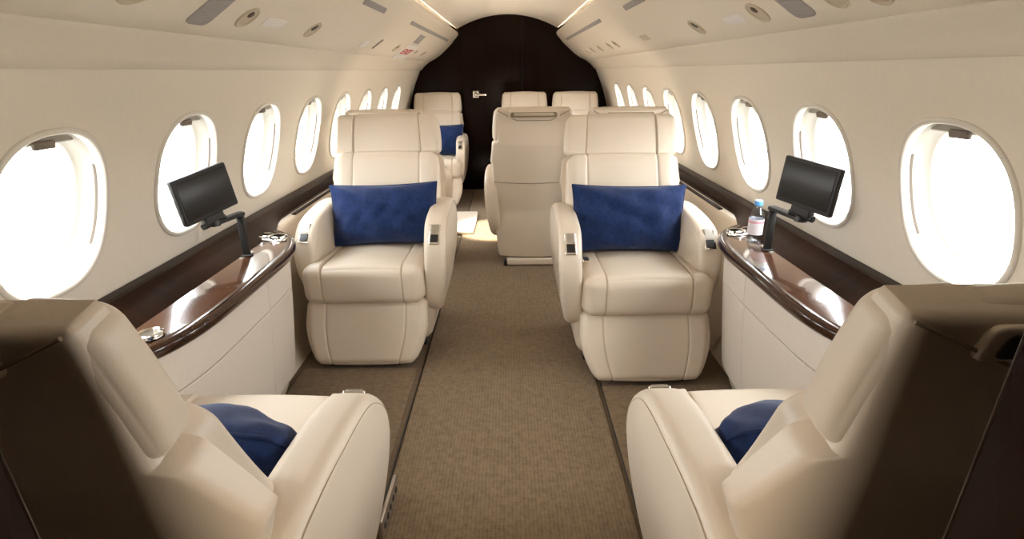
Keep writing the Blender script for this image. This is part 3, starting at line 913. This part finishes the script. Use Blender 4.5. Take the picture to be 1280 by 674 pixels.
# ------------------------------------------------------------------ fittings in the overhead panels
def disc_light(s, y, d, label, r=.044, dark=.35, rot=0.):
    root = thing('reading_light', label, 'reading light', (0, 0, 0), 0, 'round fittings in the overhead panels')
    M = soffit_frame(s, y, d); root.matrix_world = M
    lathe([(r * .72, -.004), (r * .80, .003), (r * .93, .005), (r, .003), (r * 1.01, -.002)], 36).build('bezel', TAUPE, root, True, 50, False)
    lathe([(.0, .0005), (r * .60, .0002), (r * .80, .001)], 36).build('eyeball', TAUPE, root, True, 60, False)
    h = lathe([(.0, .004), (r * dark * .85, .0038), (r * dark, .002), (r * dark, -.001)], 24)
    h.v = [v + Vector((rot, -r * .32, .0)) for v in h.v]
    h.build('nozzle', BLACK if dark > .3 else SLOTDARK, root)
    return root
disc_light(-1, 1.24, .30, 'largest round light, cut by the top edge of the photo above the nearest left window', .062, .3)
disc_light(-1, 1.760, .330, 'round beige light beside the grey grille in the left overhead panel', .043, .30)
disc_light(-1, 2.313, .326, 'round air nozzle with black centre just aft of the left white placard', .043, .42, .006)
disc_light(-1, 3.991, .331, 'round beige fitting just before the exit sign', .036, .30)
disc_light(-1, 5.232, .332, 'small round air nozzle aft of the exit sign', .034, .42)
disc_light(1, 2.323, .337, 'round air nozzle with black centre just aft of the right white placard', .043, .42, -.006)
disc_light(1, 1.762, .335, 'round beige light beside the grey grille in the right overhead panel', .043, .30)
disc_light(1, 1.372, .345, 'round beige fitting cut by the top edge above the second right window', .036, .30)
disc_light(1, 1.235, .36, 'round beige fitting cut by the top edge, closest to the camera on the right', .036, .30)
for y, q in ((3.962, 'nearest, darkest of the row of fittings in the right overhead panel'), (4.21, 'second of the row of fittings in the right overhead panel'), (4.648, 'third of the row of fittings in the right overhead panel'), (5.065, 'fourth of the row of fittings in the right overhead panel'), (5.358, 'farthest of the row of fittings in the right overhead panel')):
    disc_light(1, y, .318, 'small round air nozzle, ' + q, .036, .48 if y < 4.1 else .34)

def flat_fix(name, s, y, d, pts, T, m, label, cat, group=None, r=.01, rz=0.):
    mb = slab(round_poly(pts, r, 4), T, min(.0015, T * .45), 2)
    if rz: mb.v = [Matrix.Rotation(rz, 4, 'Z') @ v for v in mb.v]
    o = mb.build(name, m); o.matrix_world = soffit_frame(s, y, d) @ Matrix.Translation((0, 0, T / 2 - .001))
    return tag(o, label, cat, group)
def grille(s, y, d, w, l, label, r):
    root = thing('speaker_grille', label, 'grille', (0, 0, 0), 0, 'grey grilles in the overhead panels')
    root.matrix_world = soffit_frame(s, y, d)
    slab(round_poly([(-w / 2, -l / 2), (w / 2, -l / 2), (w / 2, l / 2), (-w / 2, l / 2)], r, 6), .004, .0015, 2, fn=lambda a, b, c: (a, b, c + .001)).build('grille_frame', GRILLE, root)
    mb = MB()
    nb = max(6, int(l / .008)) if l > w else 5
    for i in range(nb):
        yy = -l / 2 + l * (i + .5) / nb
        e = 0 if r < .001 else max(0, (r - min(yy + l / 2, l / 2 - yy)))
        hw = w / 2 - .004 - (r - math.sqrt(max(0, r * r - e * e)) if e > 0 else 0)
        mb.add(*(lambda q: (q.v, q.f))(box(-hw, hw, yy - .0012, yy + .0012, .002, .0042, .0006)))
    mb.build('slat', GRILLE, root)
for s, nm in ((-1, 'left'), (1, 'right')):
    grille(s, 1.55, .295, .105, .19, 'grey rounded speaker grille at the top edge of the %s overhead panel' % nm, .03)
    grille(s, 2.78, .128, .42, .030, 'nearer long grey slot grille high on the %s overhead panel' % nm, .0149)
    grille(s, 4.80, .122, 2.15, .026, 'farther long grey slot grille, ending at the bulkhead, high on the %s overhead panel' % nm, .0129)
def rect(w, l): return [(-w / 2, -l / 2), (w / 2, -l / 2), (w / 2, l / 2), (-w / 2, l / 2)]
flat_fix('placard', -1, 1.955, .330, rect(.15, .040), .003, PLACARD, 'white rectangular placard between two round fittings, left overhead panel', 'placard', None, .003)
flat_fix('placard', 1, 1.955, .341, rect(.15, .040), .003, PLACARD, 'white rectangular placard between two round fittings, right overhead panel', 'placard', None, .003)
flat_fix('placard', -1, 3.182, .349, rect(.10, .05), .003, PLACARD, 'small white mark plate just before the dark slot, left overhead panel', 'placard', None, .003)
flat_fix('oxygen_door_slot', -1, 3.437, .330, rect(.03, .085), .004, TABDARK, 'short dark slot between white plate and round fitting, left overhead panel', 'slot', None, .012)
flat_fix('placard', -1, 4.45, .212, rect(.24, .085), .003, GRILLE, 'pale grey plate above the exit sign', 'placard', None, .004)
flat_fix('placard', -1, 4.83, .330, rect(.07, .035), .003, GRILLE, 'tiny grey plate just aft of the exit sign', 'placard', None, .004)
flat_fix('placard', 1, 3.153, .325, rect(.15, .040), .003, TAUPE, 'small beige plate midway along the right overhead panel', 'placard', None, .003)
# exit sign
sg = thing('exit_sign', 'small white sign with red EXIT lettering on the left overhead panel', 'sign')
sg.matrix_world = soffit_frame(-1, 4.44, .347)
slab(round_poly(rect(.44, .16), .008, 3), .006, .002, 2, fn=lambda a, b, c: (a, b, c + .002)).build('sign_plate', PLACARD, sg)
cu = bpy.data.curves.new('exit_text', 'FONT'); cu.body = 'EXIT'; cu.size = .135; cu.align_x = 'CENTER'; cu.align_y = 'CENTER'; cu.extrude = .001; cu.offset = .002
tmp = bpy.data.objects.new('exit_text', cu); col.objects.link(tmp)
bpy.context.view_layer.update()
me = bpy.data.meshes.new_from_object(tmp.evaluated_get(bpy.context.evaluated_depsgraph_get()))
bpy.data.objects.remove(tmp)
to = link('lettering', me, RED, sg, False)
to.location = (0, 0, .0065); to.scale = (1.3, .62, 1)
to.rotation_euler = (0, 0, PI)

# cream padded panel lying on the carpet further down the aisle
fp = thing('floor_pad', 'flat cream pad lying on the brightly lit carpet behind the front left seat', 'pad', (-.50, 4.74, 0))
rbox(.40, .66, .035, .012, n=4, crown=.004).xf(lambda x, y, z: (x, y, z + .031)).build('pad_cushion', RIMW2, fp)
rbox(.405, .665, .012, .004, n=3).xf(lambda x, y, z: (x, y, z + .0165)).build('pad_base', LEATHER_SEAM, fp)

# ------------------------------------------------------------------ light
wd = bpy.data.worlds.new('sky'); scene.world = wd; wd.use_nodes = True
nt = wd.node_tree; nt.nodes.clear()
out_ = nt.nodes.new('ShaderNodeOutputWorld'); bg = nt.nodes.new('ShaderNodeBackground')
tc = nt.nodes.new('ShaderNodeTexCoord'); sp = nt.nodes.new('ShaderNodeSeparateXYZ'); rp = nt.nodes.new('ShaderNodeValToRGB')
nt.links.new(tc.outputs['Generated'], sp.inputs[0])
mr = nt.nodes.new('ShaderNodeMapRange'); mr.inputs[1].default_value = -1; mr.inputs[2].default_value = 1
nt.links.new(sp.outputs['Z'], mr.inputs[0]); nt.links.new(mr.outputs[0], rp.inputs[0])
e = rp.color_ramp.elements
e[0].position = .30; e[0].color = (.50, .50, .48, 1)
e[1].position = .49; e[1].color = (.62, .62, .60, 1)
x = e.new(.505); x.color = (.98, .98, .98, 1); x = e.new(1.); x.color = (.92, .96, 1.0, 1)
nt.links.new(rp.outputs[0], bg.inputs[0]); bg.inputs[1].default_value = 12.6
nt.links.new(bg.outputs[0], out_.inputs[0])

def area(name, loc, direction, sx, sy, power, colr=(1, .82, .60)):
    L = bpy.data.lights.new(name, 'AREA'); L.shape = 'RECTANGLE'; L.size = sx; L.size_y = sy; L.energy = power; L.color = colr
    o = bpy.data.objects.new(name, L); col.objects.link(o); o.location = loc
    o.rotation_euler = Vector(direction).to_track_quat('-Z', 'Y').to_euler()
    return o
# cove strips hidden behind the overhead panels' noses, washing the dome
for s in (-1, 1):
    area('cove_light', (s * .640, 3.35, 1.700), (-s * .95, 0, .21), 5.9, .016, 4.2).data.spread = math.radians(32)
# unseen fill light added behind the camera to brighten the near seat backs
area('seatback_fill', (.0, -.50, .80), (0, 1, .08), .35, .35, 4.2, (1, .84, .66))
# a reading spot over the table group brightening the carpet
L = bpy.data.lights.new('reading_spot', 'SPOT'); L.energy = 420; L.spot_size = math.radians(25); L.spot_blend = .5; L.shadow_soft_size = .02; L.color = (1, .93, .82)
so = bpy.data.objects.new('reading_spot', L); col.objects.link(so); so.location = (-.50, 4.15, 1.60)
so.rotation_euler = (Vector((-.12, 4.55, 0)) - so.location).to_track_quat('-Z', 'Y').to_euler()

# ------------------------------------------------------------------ camera
cam = bpy.data.cameras.new('camera'); co = bpy.data.objects.new('camera', cam); col.objects.link(co); scene.camera = co
F = 680.; cam.sensor_fit = 'HORIZONTAL'; cam.sensor_width = 36; cam.lens = 36 * F / 1280
cam.clip_start = .02
th = math.atan(248 / F)
co.location = (.02, 0, 1.30)
Rm = Matrix.Rotation(PI / 2 - th, 4, 'X') @ Matrix.Rotation(-.012, 4, 'Z')
co.rotation_euler = Rm.to_euler()
vs_ = scene.view_settings
vs_.view_transform = 'Standard'; vs_.look = 'None'; vs_.gamma = 1; vs_.use_curve_mapping = False; vs_.exposure = 1.1
scene.cycles.use_denoising = True
scene.cycles.max_bounces = 10; scene.cycles.diffuse_bounces = 6; scene.cycles.transparent_max_bounces = 16
scene.cycles.sample_clamp_indirect = 6
